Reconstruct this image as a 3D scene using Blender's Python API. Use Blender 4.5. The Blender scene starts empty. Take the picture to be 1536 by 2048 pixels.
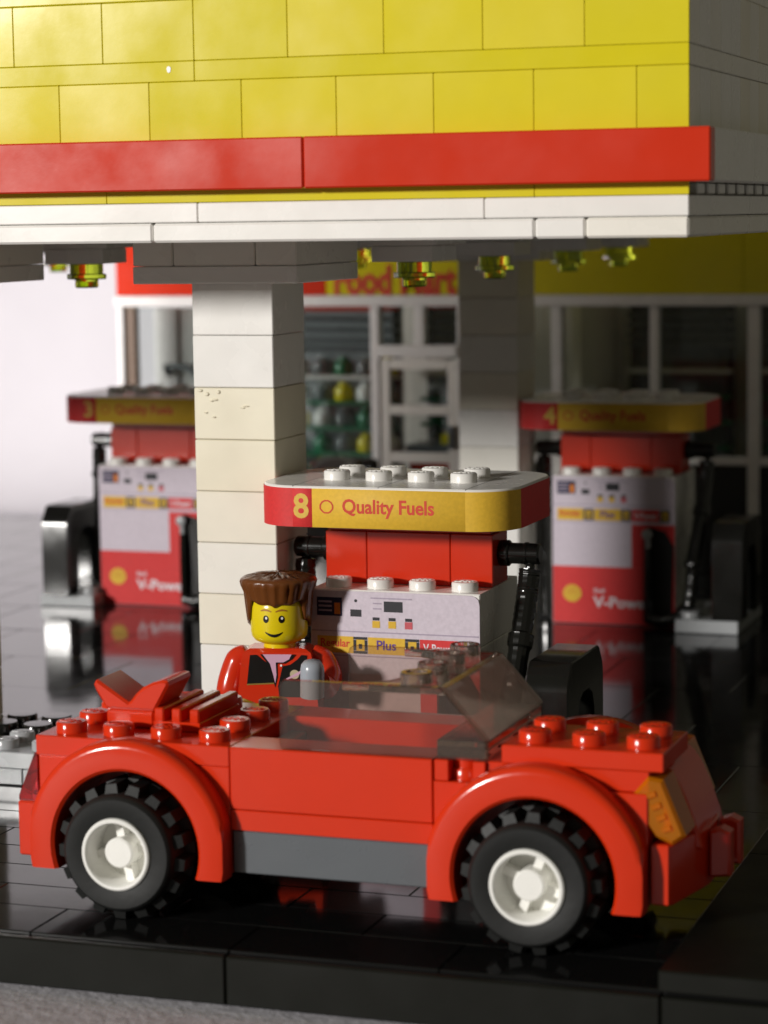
import bpy, bmesh, math, random
from mathutils import Vector, Matrix
random.seed(7)
S = 0.008                      # one stud pitch of the toy bricks in metres; everything below is laid out in studs
R = math.radians
scene = bpy.context.scene
COL = scene.collection

# ------------------------------------------------------------------ camera
cam_d = bpy.data.cameras.new('camera'); cam = bpy.data.objects.new('camera', cam_d); COL.objects.link(cam)
cam_d.sensor_fit = 'VERTICAL'; cam_d.sensor_height = 24.0; cam_d.lens = 24.0*4889/2048
cam_d.clip_start = 0.02; cam_d.clip_end = 60
YAW, PIT, ROLL = -0.33781, 0.12075, -0.01448
fw = Vector((math.sin(YAW)*math.cos(PIT), math.cos(YAW)*math.cos(PIT), -math.sin(PIT)))
rt = Vector((math.cos(YAW), -math.sin(YAW), 0)); up = rt.cross(fw)
r2 = rt*math.cos(ROLL)+up*math.sin(ROLL); u2 = up*math.cos(ROLL)-rt*math.sin(ROLL)
M = Matrix((r2, u2, -fw)).transposed().to_4x4(); M.translation = Vector((9.793, -45.34, 0.492))*S
cam.matrix_world = M
cam_d.dof.use_dof = True; cam_d.dof.focus_distance = 52.5*S; cam_d.dof.aperture_fstop = 20
scene.camera = cam
scene.render.resolution_x = 768; scene.render.resolution_y = 1024

# ------------------------------------------------------------------ room light (indoors, evening): dim room + a table lamp in front, a second lamp on the left
w = bpy.data.worlds.new('World'); scene.world = w; w.use_nodes = True
bg = w.node_tree.nodes['Background']; bg.inputs[0].default_value = (1.0, 0.93, 0.70, 1); bg.inputs[1].default_value = 0.10

def lamp(name, kind, loc, target, energy, col, size):
    l = bpy.data.lights.new(name, kind); l.energy = energy; l.color = col
    o = bpy.data.objects.new(name, l); COL.objects.link(o)
    o.location = Vector(loc)*S
    o.rotation_euler = (Vector(target)-Vector(loc)).to_track_quat('-Z', 'Y').to_euler()
    if kind == 'AREA': l.shape = 'DISK'; l.size = size*S
    else: l.shadow_soft_size = size*S
    return l
lamp('table_lamp', 'AREA', (-136, -200, 47), (-9, 0, -6), 40, (1.0, 0.965, 0.925), 24)
sp = lamp('wall_lamp', 'SPOT', (-46, 32, -3.5), (-38, 62, -3.5), 2.5, (1.0, 0.95, 0.96), 5)
sp.spot_size = R(114); sp.spot_blend = 0.25

scene.view_settings.view_transform = 'Standard'; scene.view_settings.look = 'None'
scene.view_settings.exposure = 0; scene.view_settings.gamma = 1
scene.render.engine = 'CYCLES'
scene.cycles.caustics_reflective = False; scene.cycles.max_bounces = 10; scene.cycles.transparent_max_bounces = 16

# ------------------------------------------------------------------ materials
MAT = {}
def plastic(name, rgb, rough=0.2, var=0.05, bump=0.02, spec=0.5, coat=0.0, smudge=0.12, warp=0.0):
    m = bpy.data.materials.new(name); m.use_nodes = True; nt = m.node_tree; N = nt.nodes; L = nt.links
    b = N['Principled BSDF']; g = N.new('ShaderNodeNewGeometry')
    n1 = N.new('ShaderNodeTexNoise'); n1.inputs['Scale'].default_value = 160; n1.inputs['Detail'].default_value = 5
    L.new(g.outputs['Position'], n1.inputs['Vector'])
    mx = N.new('ShaderNodeMix'); mx.data_type = 'RGBA'
    mx.inputs[6].default_value = (*[c*(1-var) for c in rgb], 1); mx.inputs[7].default_value = (*[min(1, c*(1+var)) for c in rgb], 1)
    L.new(n1.outputs['Fac'], mx.inputs[0]); L.new(mx.outputs[2], b.inputs['Base Color'])
    n2 = N.new('ShaderNodeTexNoise'); n2.inputs['Scale'].default_value = 90; n2.inputs['Detail'].default_value = 6
    L.new(g.outputs['Position'], n2.inputs['Vector'])
    mr = N.new('ShaderNodeMapRange'); mr.inputs[1].default_value = .35; mr.inputs[2].default_value = .75
    mr.inputs[3].default_value = rough; mr.inputs[4].default_value = rough+smudge
    L.new(n2.outputs['Fac'], mr.inputs[0]); L.new(mr.outputs[0], b.inputs['Roughness'])
    b.inputs['Specular IOR Level'].default_value = spec
    b.inputs['Coat Weight'].default_value = coat
    if bump:
        n3 = N.new('ShaderNodeTexNoise'); n3.inputs['Scale'].default_value = 900; n3.inputs['Detail'].default_value = 3
        L.new(g.outputs['Position'], n3.inputs['Vector'])
        bp = N.new('ShaderNodeBump'); bp.inputs['Strength'].default_value = bump; bp.inputs['Distance'].default_value = .0004
        L.new(n3.outputs['Fac'], bp.inputs['Height']); L.new(bp.outputs[0], b.inputs['Normal'])
        if warp:
            n4 = N.new('ShaderNodeTexNoise'); n4.inputs['Scale'].default_value = 70; n4.inputs['Detail'].default_value = 1
            L.new(g.outputs['Position'], n4.inputs['Vector'])
            b4 = N.new('ShaderNodeBump'); b4.inputs['Strength'].default_value = warp; b4.inputs['Distance'].default_value = .0006
            L.new(n4.outputs['Fac'], b4.inputs['Height']); L.new(b4.outputs[0], bp.inputs['Normal'])
    MAT[name] = m
    return m
plastic('yellow', (0.68, 0.575, 0.022), .14, bump=.006, smudge=.08, spec=.38)
plastic('yellow2', (0.69, 0.58, 0.03), .16, bump=.006, smudge=.08, spec=.38)
plastic('yellow3', (0.65, 0.56, 0.02), .14, bump=.006, smudge=.08, spec=.38)
plastic('yellow_dark', (0.64, 0.55, 0.012), .14, bump=.006, smudge=.08, spec=.38)
plastic('red', (0.57, 0.030, 0.008), .15, smudge=.08, bump=.008)
plastic('red_worn', (0.57, 0.034, 0.012), .15, var=.08, smudge=.13, bump=.01, spec=.4)
plastic('carred', (0.61, 0.030, 0.005), .15, smudge=.1, bump=.01)
plastic('white', (0.80, 0.785, 0.745), .22)
plastic('white2', (0.80, 0.775, 0.70), .25)
plastic('cream', (0.77, 0.72, 0.56), .28, var=.07)
plastic('cream2', (0.78, 0.735, 0.61), .28, var=.07)
plastic('black', (0.007, 0.007, 0.006), .13, smudge=.08)
plastic('floorblack', (0.007, 0.007, 0.007), .07, smudge=.05, bump=.006, warp=.04)
plastic('edgeblack', (0.006, 0.0064, 0.0045), .36, spec=.2)
plastic('dgrey', (0.105, 0.115, 0.125), .24)
plastic('lgrey', (0.36, 0.375, 0.385), .22)
plastic('rubber', (0.009, 0.0095, 0.009), .5, bump=.08, spec=.28)
plastic('rim', (0.85, 0.845, 0.80), .22)
plastic('skin', (0.72, 0.56, 0.008), .2, var=.03)
plastic('hair', (0.13, 0.042, 0.010), .22, bump=.1)
plastic('hand', (0.33, 0.36, 0.40), .25)
plastic('ink', (0.006, 0.005, 0.004), .4, bump=0, spec=.2)
plastic('brow', (0.38, 0.16, 0.015), .35, bump=0)
plastic('eyewhite', (0.85, 0.85, 0.82), .3, bump=0)
plastic('shirt', (0.62, 0.36, 0.48), .3, bump=0)
plastic('gold', (0.25, 0.16, 0.03), .3, bump=0)
plastic('cream_print', (0.50, 0.42, 0.27), .3, bump=0)
plastic('green', (0.01, 0.16, 0.07), .2)
plastic('blue', (0.01, 0.04, 0.30), .25)
plastic('brown', (0.12, 0.07, 0.035), .4)
# paper stickers: matt ink-jet prints
for nm, c in (('p_lav', (0.60, 0.53, 0.60)), ('p_red', (0.62, 0.035, 0.035)), ('p_yel', (0.68, 0.42, 0.035)), ('p_dark', (0.03, 0.03, 0.035)),
              ('p_line', (0.38, 0.32, 0.40)), ('p_txtred', (0.60, 0.06, 0.03)), ('p_num', (0.70, 0.46, 0.08)), ('p_white', (0.75, 0.68, 0.72)),
              ('p_blue', (0.12, 0.05, 0.25)), ('p_navy', (0.02, 0.02, 0.06)), ('p_orange', (0.68, 0.2, 0.02)), ('p_pink', (.55,.10,.12))):
    plastic(nm, c, .55, var=.16, bump=.05, spec=.3)
    MAT[nm].node_tree.nodes['Noise Texture'].inputs['Scale'].default_value = 1500

def see_through(name, tint, rough=.03, fac=.12, ior=1.5, body=None, bodyfac=0, haze=False):
    """thin clear plastic: tinted straight-through light with a fresnel gloss"""
    m = bpy.data.materials.new(name); m.use_nodes = True; nt = m.node_tree; N = nt.nodes; L = nt.links
    N.remove(N['Principled BSDF']); out = N['Material Output']
    t = N.new('ShaderNodeBsdfTransparent'); t.inputs[0].default_value = (*tint, 1)
    g = N.new('ShaderNodeBsdfGlossy'); g.inputs['Roughness'].default_value = rough
    lw = N.new('ShaderNodeLayerWeight'); pw = N.new('ShaderNodeMath'); pw.operation = 'POWER'; pw.inputs[1].default_value = 5
    f = N.new('ShaderNodeMath'); f.operation = 'MULTIPLY_ADD'; f.inputs[1].default_value = .9; f.inputs[2].default_value = .04
    L.new(lw.outputs['Facing'], pw.inputs[0]); L.new(pw.outputs[0], f.inputs[0])
    mx = N.new('ShaderNodeMixShader'); L.new(f.outputs[0], mx.inputs[0])
    src = t
    if body:
        d = N.new('ShaderNodeBsdfTranslucent' if haze else 'ShaderNodeBsdfDiffuse'); d.inputs[0].default_value = (*body, 1)
        m0 = N.new('ShaderNodeMixShader'); m0.inputs[0].default_value = bodyfac
        L.new(t.outputs[0], m0.inputs[1]); L.new(d.outputs[0], m0.inputs[2]); src = m0
    L.new(src.outputs[0], mx.inputs[1]); L.new(g.outputs[0], mx.inputs[2]); L.new(mx.outputs[0], out.inputs[0])
    MAT[name] = m
see_through('smoke', (0.86, 0.79, 0.74), body=(.35,.30,.26), bodyfac=.04)
see_through('smokefront', (0.88, 0.84, 0.81), rough=.14, body=(.85,.82,.77), bodyfac=.3, haze=True)
see_through('pane', (0.82, 0.85, 0.84))
see_through('clearbottle', (0.8, 0.86, 0.86), body=(.4,.45,.45), bodyfac=.3)
see_through('greenbottle', (0.15, 0.55, 0.35), body=(.01,.2,.1), bodyfac=.4)
def jelly(name, rgb, rough=.06):
    m = bpy.data.materials.new(name); m.use_nodes = True; b = m.node_tree.nodes['Principled BSDF']
    N = m.node_tree.nodes; n = N.new('ShaderNodeTexNoise'); n.inputs['Scale'].default_value = 120
    mx = N.new('ShaderNodeMix'); mx.data_type = 'RGBA'; mx.inputs[6].default_value = (*rgb, 1); mx.inputs[7].default_value = (*[c*.9 for c in rgb], 1)
    m.node_tree.links.new(n.outputs['Fac'], mx.inputs[0]); m.node_tree.links.new(mx.outputs[2], b.inputs['Base Color'])
    b.inputs['Transmission Weight'].default_value = .93; b.inputs['Roughness'].default_value = rough; b.inputs['IOR'].default_value = 1.5
    MAT[name] = m
jelly('limeglass', (0.70, 0.86, 0.06)); see_through('amberglass', (0.90, 0.40, 0.04), body=(.75,.24,.004), bodyfac=.42); jelly('smokeglass', (0.74, 0.66, 0.60), .03); jelly('redglass', (0.75, 0.03, 0.04))
def surface(name, rgb, rgb2, scale, rough, bump):
    m = bpy.data.materials.new(name); m.use_nodes = True; nt = m.node_tree; N = nt.nodes; L = nt.links; b = N['Principled BSDF']
    g = N.new('ShaderNodeNewGeometry'); n = N.new('ShaderNodeTexNoise'); n.inputs['Scale'].default_value = scale; n.inputs['Detail'].default_value = 6
    L.new(g.outputs['Position'], n.inputs['Vector'])
    cr = N.new('ShaderNodeValToRGB'); cr.color_ramp.elements[0].position = .35; cr.color_ramp.elements[1].position = .65
    cr.color_ramp.elements[0].color = (*rgb, 1); cr.color_ramp.elements[1].color = (*rgb2, 1)
    L.new(n.outputs['Fac'], cr.inputs[0]); L.new(cr.outputs[0], b.inputs['Base Color']); b.inputs['Roughness'].default_value = rough
    bp = N.new('ShaderNodeBump'); bp.inputs['Strength'].default_value = bump; bp.inputs['Distance'].default_value = .001
    L.new(n.outputs['Fac'], bp.inputs['Height']); L.new(bp.outputs[0], b.inputs['Normal']); MAT[name] = m
surface('tabletop', (0.40, 0.39, 0.425), (0.50, 0.49, 0.53), 700, .7, .3)
surface('backdrop', (0.53, 0.51, 0.535), (0.56, 0.54, 0.565), 25, .8, .05)

# ------------------------------------------------------------------ builders
def finish(me, mat, angle=35):
    bm = bmesh.new(); bm.from_mesh(me); bmesh.ops.recalc_face_normals(bm, faces=bm.faces); bm.to_mesh(me); bm.free()
    for p in me.polygons: p.use_smooth = True
    me.set_sharp_from_angle(angle=R(angle)); me.materials.append(MAT[mat])
class G:
    """collects geometry in studs"""
    def __init__(s): s.v = []; s.f = []
    def add(s, v, f):
        o = len(s.v); s.v += [tuple(p) for p in v]; s.f += [tuple(i+o for i in q) for q in f]; return s
    def box(s, x0, x1, y0, y1, z0, z1, b=.025):
        c = ((x0+x1)/2, (y0+y1)/2, (z0+z1)/2); h = ((x1-x0)/2, (y1-y0)/2, (z1-z0)/2); b = min(b, .45*min(h))
        v = []; ix = {}
        for sx in (-1, 1):
            for sy in (-1, 1):
                for sz in (-1, 1):
                    sg = (sx, sy, sz)
                    for a in range(3):
                        ix[sg, a] = len(v); v.append(tuple(c[k]+sg[k]*(h[k]-(0 if k == a else b)) for k in range(3)))
        f = []
        def sgn(a, va, b_, vb, c_, vc):
            r = [0, 0, 0]; r[a] = va; r[b_] = vb; r[c_] = vc; return tuple(r)
        for a in range(3):
            p, q = (a+1) % 3, (a+2) % 3
            for sa in (-1, 1):
                f.append(tuple(ix[sgn(a, sa, p, i, q, j), a] for i, j in ((-1, -1), (1, -1), (1, 1), (-1, 1))))
            for i in (-1, 1):
                for j in (-1, 1):
                    A, B = sgn(a, -1, p, i, q, j), sgn(a, 1, p, i, q, j)
                    f.append((ix[A, p], ix[B, p], ix[B, q], ix[A, q]))
        for sg in [(x, y, z) for x in (-1, 1) for y in (-1, 1) for z in (-1, 1)]: f.append((ix[sg, 0], ix[sg, 1], ix[sg, 2]))
        return s.add(v, f)
    def prism(s, poly, axis, a0, a1, b=0.0):
        """polygon extruded along axis; poly given in the other two axes (x,z for 'y'; y,z for 'x'; x,y for 'z'); b = chamfer of the end faces"""
        def mk(p, a): return (a, p[0], p[1]) if axis == 'x' else (p[0], a, p[1]) if axis == 'y' else (p[0], p[1], a)
        n = len(poly); rings = []
        if b:
            ins = inset(poly, b); rings = [(ins, a0), (poly, a0+b), (poly, a1-b), (ins, a1)]
        else: rings = [(poly, a0), (poly, a1)]
        v = [mk(p, a) for pl, a in rings for p in pl]; f = []
        for k in range(len(rings)-1):
            for i in range(n): j = (i+1) % n; f.append((k*n+i, k*n+j, (k+1)*n+j, (k+1)*n+i))
        f.append(tuple(range(n))); f.append(tuple(range((len(rings)-1)*n, len(rings)*n)))
        return s.add(v, f)
    def lathe(s, prof, n=28, axis='z', c=(0, 0, 0), close=False):
        v = []; f = []; m = len(prof)
        for i in range(n):
            a = 2*math.pi*i/n
            for r, h in prof:
                x, y = r*math.cos(a), r*math.sin(a)
                p = (x, y, h) if axis == 'z' else (x, h, y) if axis == 'y' else (h, x, y)
                v.append((p[0]+c[0], p[1]+c[1], p[2]+c[2]))
        for i in range(n):
            j = (i+1) % n
            for k in range(m-1 if not close else m):
                l = (k+1) % m; f.append((i*m+k, j*m+k, j*m+l, i*m+l))
        if not close:
            if prof[0][0] > 1e-6: f.append(tuple(i*m for i in range(n)))
            if prof[-1][0] > 1e-6: f.append(tuple(i*m+m-1 for i in range(n)))
        return s.add(v, f)
    def cyl(s, c, r, h, axis='z', n=24, b=.03): return s.lathe([(r-b, 0), (r, b), (r, h-b), (r-b, h)], n, axis, c)
    def tube(s, path, rad, n=12, ribs=0):
        P = [Vector(p) for p in path]; v = []; f = []
        rr = rad if isinstance(rad, (list, tuple)) else [rad]*len(P)
        pr = None
        for i, p in enumerate(P):
            t = (P[min(i+1, len(P)-1)]-P[max(i-1, 0)]).normalized()
            u = (pr - t*pr.dot(t)) if pr else t.orthogonal()
            u.normalize(); pr = u; w_ = t.cross(u)
            for k in range(n):
                a = 2*math.pi*k/n; v.append(p+(u*math.cos(a)+w_*math.sin(a))*rr[i])
        for i in range(len(P)-1):
            for k in range(n): l = (k+1) % n; f.append((i*n+k, i*n+l, (i+1)*n+l, (i+1)*n+k))
        f.append(tuple(range(n))); f.append(tuple(range((len(P)-1)*n, len(P)*n)))
        return s.add(v, f)
    def build(s, name, mat, parent=None, loc=(0, 0, 0), angle=35):
        me = bpy.data.meshes.new(name); me.from_pydata([tuple(c*S for c in p) for p in s.v], [], s.f); finish(me, mat, angle)
        return link(name, me, parent, loc)
def inset(poly, b):
    n = len(poly); out = []; area = sum(poly[i][0]*poly[(i+1) % n][1]-poly[(i+1) % n][0]*poly[i][1] for i in range(n)); sg = 1 if area > 0 else -1
    for i in range(n):
        p0, p1, p2 = Vector(poly[i-1]), Vector(poly[i]), Vector(poly[(i+1) % n])
        e1 = (p1-p0).normalized(); e2 = (p2-p1).normalized(); n1 = Vector((-e1.y, e1.x))*sg; n2 = Vector((-e2.y, e2.x))*sg
        d = n1+n2; d = d/max(.3, d.length_squared)*2 if d.length > 1e-6 else n1
        out.append(tuple(p1+d*b))
    return out
def link(name, data, parent=None, loc=(0, 0, 0)):
    o = bpy.data.objects.new(name, data); COL.objects.link(o); o.location = Vector(loc)*S
    if parent: o.parent = parent
    return o
def thing(name, label, cat, loc=(0, 0, 0), rz=0, group=None):
    o = link(name, None, None, loc); o.empty_display_size = .01; o.rotation_euler.z = rz
    return tag(o, label, cat, group)
def tag(o, label, cat, group=None):
    o['label'] = label; o['category'] = cat
    if group: o['group'] = group
    return o
CACHE = {}
def brick(parent, name, x0, x1, y0, y1, z0, z1, mat, b=.028, gap=.008):
    """one moulded block: chamfered, with its hairline gap to the neighbours; alike blocks share a mesh"""
    d = (round(x1-x0-2*gap, 4), round(y1-y0-2*gap, 4), round(z1-z0-2*gap, 4)); k = (d, mat, b)
    if k not in CACHE:
        g = G().box(-d[0]/2, d[0]/2, -d[1]/2, d[1]/2, -d[2]/2, d[2]/2, b)
        me = bpy.data.meshes.new(name); me.from_pydata([tuple(c*S for c in p) for p in g.v], [], g.f); finish(me, mat, 30); CACHE[k] = me
    return link(name, CACHE[k], parent, ((x0+x1)/2, (y0+y1)/2, (z0+z1)/2))
def text_geo(string, width=None, height=None, bold=.02, res=3):
    cu = bpy.data.curves.new('t', 'FONT'); cu.body = string; cu.size = 1; cu.offset = bold; cu.resolution_u = res; cu.fill_mode = 'FRONT'
    o = bpy.data.objects.new('t', cu); COL.objects.link(o); dg = bpy.context.evaluated_depsgraph_get()
    me = bpy.data.meshes.new_from_object(o.evaluated_get(dg)); v = [tuple(p.co) for p in me.vertices]; f = [tuple(p.vertices) for p in me.polygons]
    bpy.data.objects.remove(o); bpy.data.curves.remove(cu); bpy.data.meshes.remove(me)
    xs = [p[0] for p in v]; ys = [p[1] for p in v]; x0, x1, y0, y1 = min(xs), max(xs), min(ys), max(ys)
    sx = width/(x1-x0) if width else None; sy = height/(y1-y0) if height else None
    sx = sx or sy; sy = sy or sx
    return [((p[0]-x0)*sx, (p[1]-y0)*sy) for p in v], f
def text(parent, name, string, x, z, y, mat, width=None, height=None, bold=.02):
    v, f = text_geo(string, width, height, bold)
    g = G().add([(x+p[0], y, z+p[1]) for p in v], f)
    me = bpy.data.meshes.new(name); me.from_pydata([tuple(c*S for c in p) for p in g.v], [], g.f); me.materials.append(MAT[mat])
    return link(name, me, parent)
def stud_mesh(mat, logo=True, n=24):
    k = ('stud', mat, logo)
    if k not in CACHE:
        g = G().lathe([(.3, -.02), (.3, .175), (.275, .205), (0, .207)], n)
        if logo:
            v, f = text_geo('LEGO', .44, .17, .01, 1)
            m = len(v); v3 = [(p[0]-.22, p[1]-.085, .2) for p in v]+[(p[0]-.22, p[1]-.085, .222) for p in v]
            ed = {}
            for q in f:
                for i in range(len(q)): a, b = q[i], q[(i+1) % len(q)]; ed[(a, b)] = 1
            walls = [(a, b, b+m, a+m) for (a, b) in ed if (b, a) not in ed]
            g.add(v3, [tuple(i+m for i in q) for q in f]+walls)
        me = bpy.data.meshes.new('stud'); me.from_pydata([tuple(c*S for c in p) for p in g.v], [], g.f); finish(me, mat, 40); CACHE[k] = me
    return CACHE[k]
def stud(parent, x, y, z, mat, logo=True):
    """x,y,z in the parent's own coordinates (parent's block is centred on its location)"""
    return link('stud', stud_mesh(mat, logo), parent, (x, y, z))
def studs_on(part, pts, mat, logo=True):
    """pts in the coordinates of the part's parent"""
    l = part.location/S
    for x, y, z in pts: stud(part, x-l.x, y-l.y, z-l.z, mat, logo)
def struct(o): o['kind'] = 'structure'; return o

ZF = -12.65                      # top of the black floor tiles
# ------------------------------------------------------------------ table and backdrop
ZT = ZF-1.0
g = G().add([(-110, -60, ZT), (50, -60, ZT), (50, 66, ZT), (-110, 66, ZT)], [(0, 1, 2, 3)]); struct(g.build('table', 'tabletop'))
# the backdrop is a card that bends up from the table
pr = [(66-6+6*math.sin(a), ZT+6.02-6*math.cos(a)) for a in [R(90)*i/12 for i in range(13)]]+[(66, 60)]
v = [(x, y, z) for x in (-110, -20) for y, z in pr]; m = len(pr)
struct(G().add(v, [(i, i+1, m+i+1, m+i) for i in range(m-1)]).build('backdrop', 'backdrop'))

# ------------------------------------------------------------------ floor of black tiles with its edge bricks
floor = struct(link('floor', None)); floor.empty_display_size = .01
XR, YB, XL = 4.8, 52.0, -51.2
base = G().box(XL+.03, XR-.03, -5.75, YB-.03, ZT+.001, ZF-.42, .02).build('base_plate', 'edgeblack', floor)
rows = [-5.8]; y = -4.23
while y < 1.5: rows.append(y); y += 1.35
while y < YB: rows.append(y); y += 4.4
rows.append(YB)
for j in range(len(rows)-1):
    x = XL - (2 if j % 2 else 0)
    while x < XR:
        x0, x1 = max(x, XL), min(x+4, XR)
        if x1-x0 > .3:
            o = brick(floor, 'tile', x0, x1, rows[j], rows[j+1], ZF-.4, ZF, 'floorblack', .02, .006)
            o.rotation_euler = (R(random.uniform(-.12, .12)), R(random.uniform(-.12, .12)), 0)
        x += 4
for x0 in (-47.2, -39.2, -31.2, -23.2, -15.2, -7.2):
    brick(floor, 'brick', max(x0, -47.2), x0+8, -6.0, -5.8, ZT+.002, ZF-.06, 'edgeblack', .03, .012)
brick(floor, 'brick', .8, XR, -6.0, -5.8, ZT+.002, ZF-.06, 'edgeblack', .03, .012)
for y0 in (-6, 2, 10, 18, 26, 34): brick(floor, 'border_plate', .75, XR, y0, y0+8, ZF+.004, ZF+.4, 'edgeblack', .03, .01)

# ------------------------------------------------------------------ canopy
can = thing('canopy', 'big yellow brick-built canopy with red and white edge strips over the pumps', 'canopy')
XC, YC = -49.0, 36.0
for k in range(24):                                  # yellow courses, two studs a brick
    a = -3-2*k
    brick(can, 'brick', a, a+2, 0, .4, 2.0, 3.2, random.choice(('yellow', 'yellow2', 'yellow3', 'yellow')), .013, .0035)
    brick(can, 'brick', a+1, a+3 if k else 0, 0, .4 if k else .07, 3.6, 4.8, random.choice(('yellow', 'yellow2', 'yellow3', 'yellow')), .013, .0035)
brick(can, 'brick', -1, 0, 0, .07, 2.0, 3.2, 'yellow3', .013, .0035)
for x0, x1 in ((-10, 0), (-18, -10), (-26, -18), (-33, -26), (-41, -33), (-49, -41)): brick(can, 'plate', x0, x1, -.004, .07 if x1 == 0 else .4, 3.2, 3.6, 'yellow_dark', .013, .003)
for x0, x1 in ((-3, 0), (-12, -3), (-20, -12), (-28, -20), (-33, -28), (-41, -33), (-49, -41)): brick(can, 'brick', x0, x1, 0, .07 if x1 == 0 else .4, .8, 2.0, 'yellow3', .013, .0035)
for x0, x1 in ((-7.55, .5), (-15.55, -7.55), (-23.55, -15.55), (-31.55, -23.55), (-39.55, -31.55), (-47.55, -39.55)):
    brick(can, 'strip_tile', x0, x1, -.45, -.01, 1.03, 2.05, 'red' if x1 > 0 else 'red_worn', .03, .008)
for x0, x1 in ((-4, 0), (-10, -4), (-18, -10), (-26, -18), (-33, -26), (-41, -33), (-49, -41)): brick(can, 'plate', x0, x1, 0, 2, .4, .8, 'white', .022, .005)
for x0, x1 in ((-2, 0), (-3, -2), (-11, -3), (-19, -11), (-27, -19), (-33, -27), (-41, -33), (-49, -41)): brick(can, 'plate', x0, x1, 0, 2, 0, .4, 'white2' if x1 == 0 else 'white', .045, .007)
G().prism([(-10.55+.05*math.cos(R(45*i)), 3.46+(.09 if i in (5, 6, 7) else .05)*math.sin(R(45*i))) for i in range(8)], 'y', -.012, .01, .004).build('chip', 'white', can)
for k in range(36):                                  # right side: white blocks one stud wide
    y0 = .07 if k == 0 else k
    m_ = random.choice(('white', 'white2', 'cream2'))
    brick(can, 'brick', -.5, -.002, y0, k+1, 2.0, 3.2, m_, .02, .008); brick(can, 'brick', -.5, -.002, y0, k+1, 3.6, 4.8, m_, .02, .008)
    if k < 35: brick(can, 'brick', -.5, -.06, k+1.1, k+1.75, .8, 1.05, 'white', .03, .01)
for k in range(9):
    y0 = .07 if k == 0 else 4*k
    brick(can, 'plate', -.5, -.001, y0, 4*k+4, 3.2, 3.6, 'white2', .02, .006)
    brick(can, 'strip_tile', .0, .47, max(0, 4*k-.0), 4*k+4, 1.03, 2.05, 'white', .03, .008)
    if k:
        brick(can, 'plate', -2, 0, 4*k-2, 4*k+2, .4, .8, 'white', .022, .006); brick(can, 'plate', -2, 0, 4*k-2, 4*k+2, 0, .4, 'white2', .04, .008)
for x0, x1 in ((-10, 0), (-18, -10), (-26, -18), (-33, -26), (-41, -33), (-49, -41)): brick(can, 'plate', x0, x1, 0, .4, 4.8, 5.2, 'yellow_dark', .02, .006)
for k in range(24): brick(can, 'brick', -2-2*k, -2*k, 0, .4, 5.2, 6.4, 'yellow', .02, .007)
core = G().box(XC+.02, -.05, .42, YC, 4.81, 6.4).box(XC+.02, -.52, .42, YC, .82, 4.79)
core.build('core', 'white2', can)
for i in range(12):
    for j in range(6): brick(can, 'soffit_plate', max(XC, -6-4*i), -2-4*i, 2+34/6*j, 2+34/6*(j+1), .12, .8, 'white', .02, .01)

# lamps under the canopy: an upturned round plate of clear lime plastic on a white mounting plate
def canopy_light(x, y, label, zb=-1.25):
    t = thing('canopy_light', label, 'light', (x, y, 0), group='lime lamps under the canopy')
    t.rotation_euler.z = random.uniform(-.1, .1)
    brick(t, 'mount_plate', -1, 1, -1, 1, -.24, -.0, 'white', .02, .005); brick(t, 'mount_plate', -.8, .8, -.8, .8, zb+.62, -.24, 'white', .02, .004)
    G().lathe([(.40, zb+.62), (.43, zb+.60), (.43, zb+.36), (.43, zb+.35)], 28).build('collar', 'limeglass', t)
    g = G()
    pts = []
    for i in range(40):
        a = 2*math.pi*i/40; r = .50+.045*math.cos(4*a+.4); pts.append((r*math.cos(a), r*math.sin(a)))
    g.prism(pts, 'z', zb+.22, zb+.36, .02); g.build('flange', 'limeglass', t)
    G().lathe([(.3, zb+.22), (.3, zb+.03), (.27, zb), (.2, zb), (.2, zb+.16), (0, zb+.16)], 28).build('stud', 'limeglass', t)
for x, y, l in ((-9.3, 11.5, 'largest lime lamp under the canopy, straight above pump 8'), (-9.3, 18.3, 'second lime lamp behind pump 8 cap, left of the rear column top'),
                (-9.3, 26, 'second lime lamp from the right, before the dark yellow sign'), (-9.3, 32.3, 'rightmost and farthest lime lamp under the canopy'),
                (-18.3, 11.8, 'lime lamp left of the front column top, nearer of the left pair'), (-28, 29.4, 'smaller farther lime lamp at the far left under the canopy'),
                (-18.3, 32.3, 'lime lamp half hidden beside the front column cap, above the yellow sign')):
    canopy_light(x, y, l)

# ------------------------------------------------------------------ columns
def column(x, y, label, n, capw=4):
    t = thing('column', label, 'column', (x, y, ZF), group='white brick columns')
    top = -.984-ZF
    mats = ['white', 'white', 'cream', 'cream', 'cream2', 'white2', 'cream2', 'white', 'white2', 'white']
    for k in range(10):
        z1 = top-1.2*k; z0 = max(z1-1.2, .004)
        jx = random.uniform(-.012, .012)
        brick(t, 'brick', jx, 2+jx, 0, 2, z0, z1, mats[(k+n) % 10] if n else mats[k], .022, .006)
    brick(t, 'cap_plate', -1, 3, -1, 3, top, top+.4, 'white', .022, .004)
    for a, b in ((-1, 0), (0, 2), (2, 3)): brick(t, 'cap_plate', a, b, -1, 3, top+.4, top+.98, 'white2', .03, .008)
    return t
c1 = column(-12.98, 6.36, 'cream white brick column beside pump 8', 0)
dg = G()                                            # bite marks on one cream brick
for dx, dz, w_, h_ in ((.16, 1.13, .07, .04), (.33, 1.05, .06, .05), (.62, 1.1, .05, .05), (.52, .92, .09, .03), (.45, .9, .05, .03), (1.3, .78, .08, .02), (1.22, .74, .06, .02), (.3, .62, .05, .02), (.5, .52, .05, .025)):
    dg.prism([(dx+w_*math.cos(R(45*i)), dz+h_*math.sin(R(45*i))) for i in range(8)], 'y', -.03, .02, .02)
dg.build('bite_mark', 'cream', c1, (0, 0, -.984-ZF-3.6))
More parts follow.
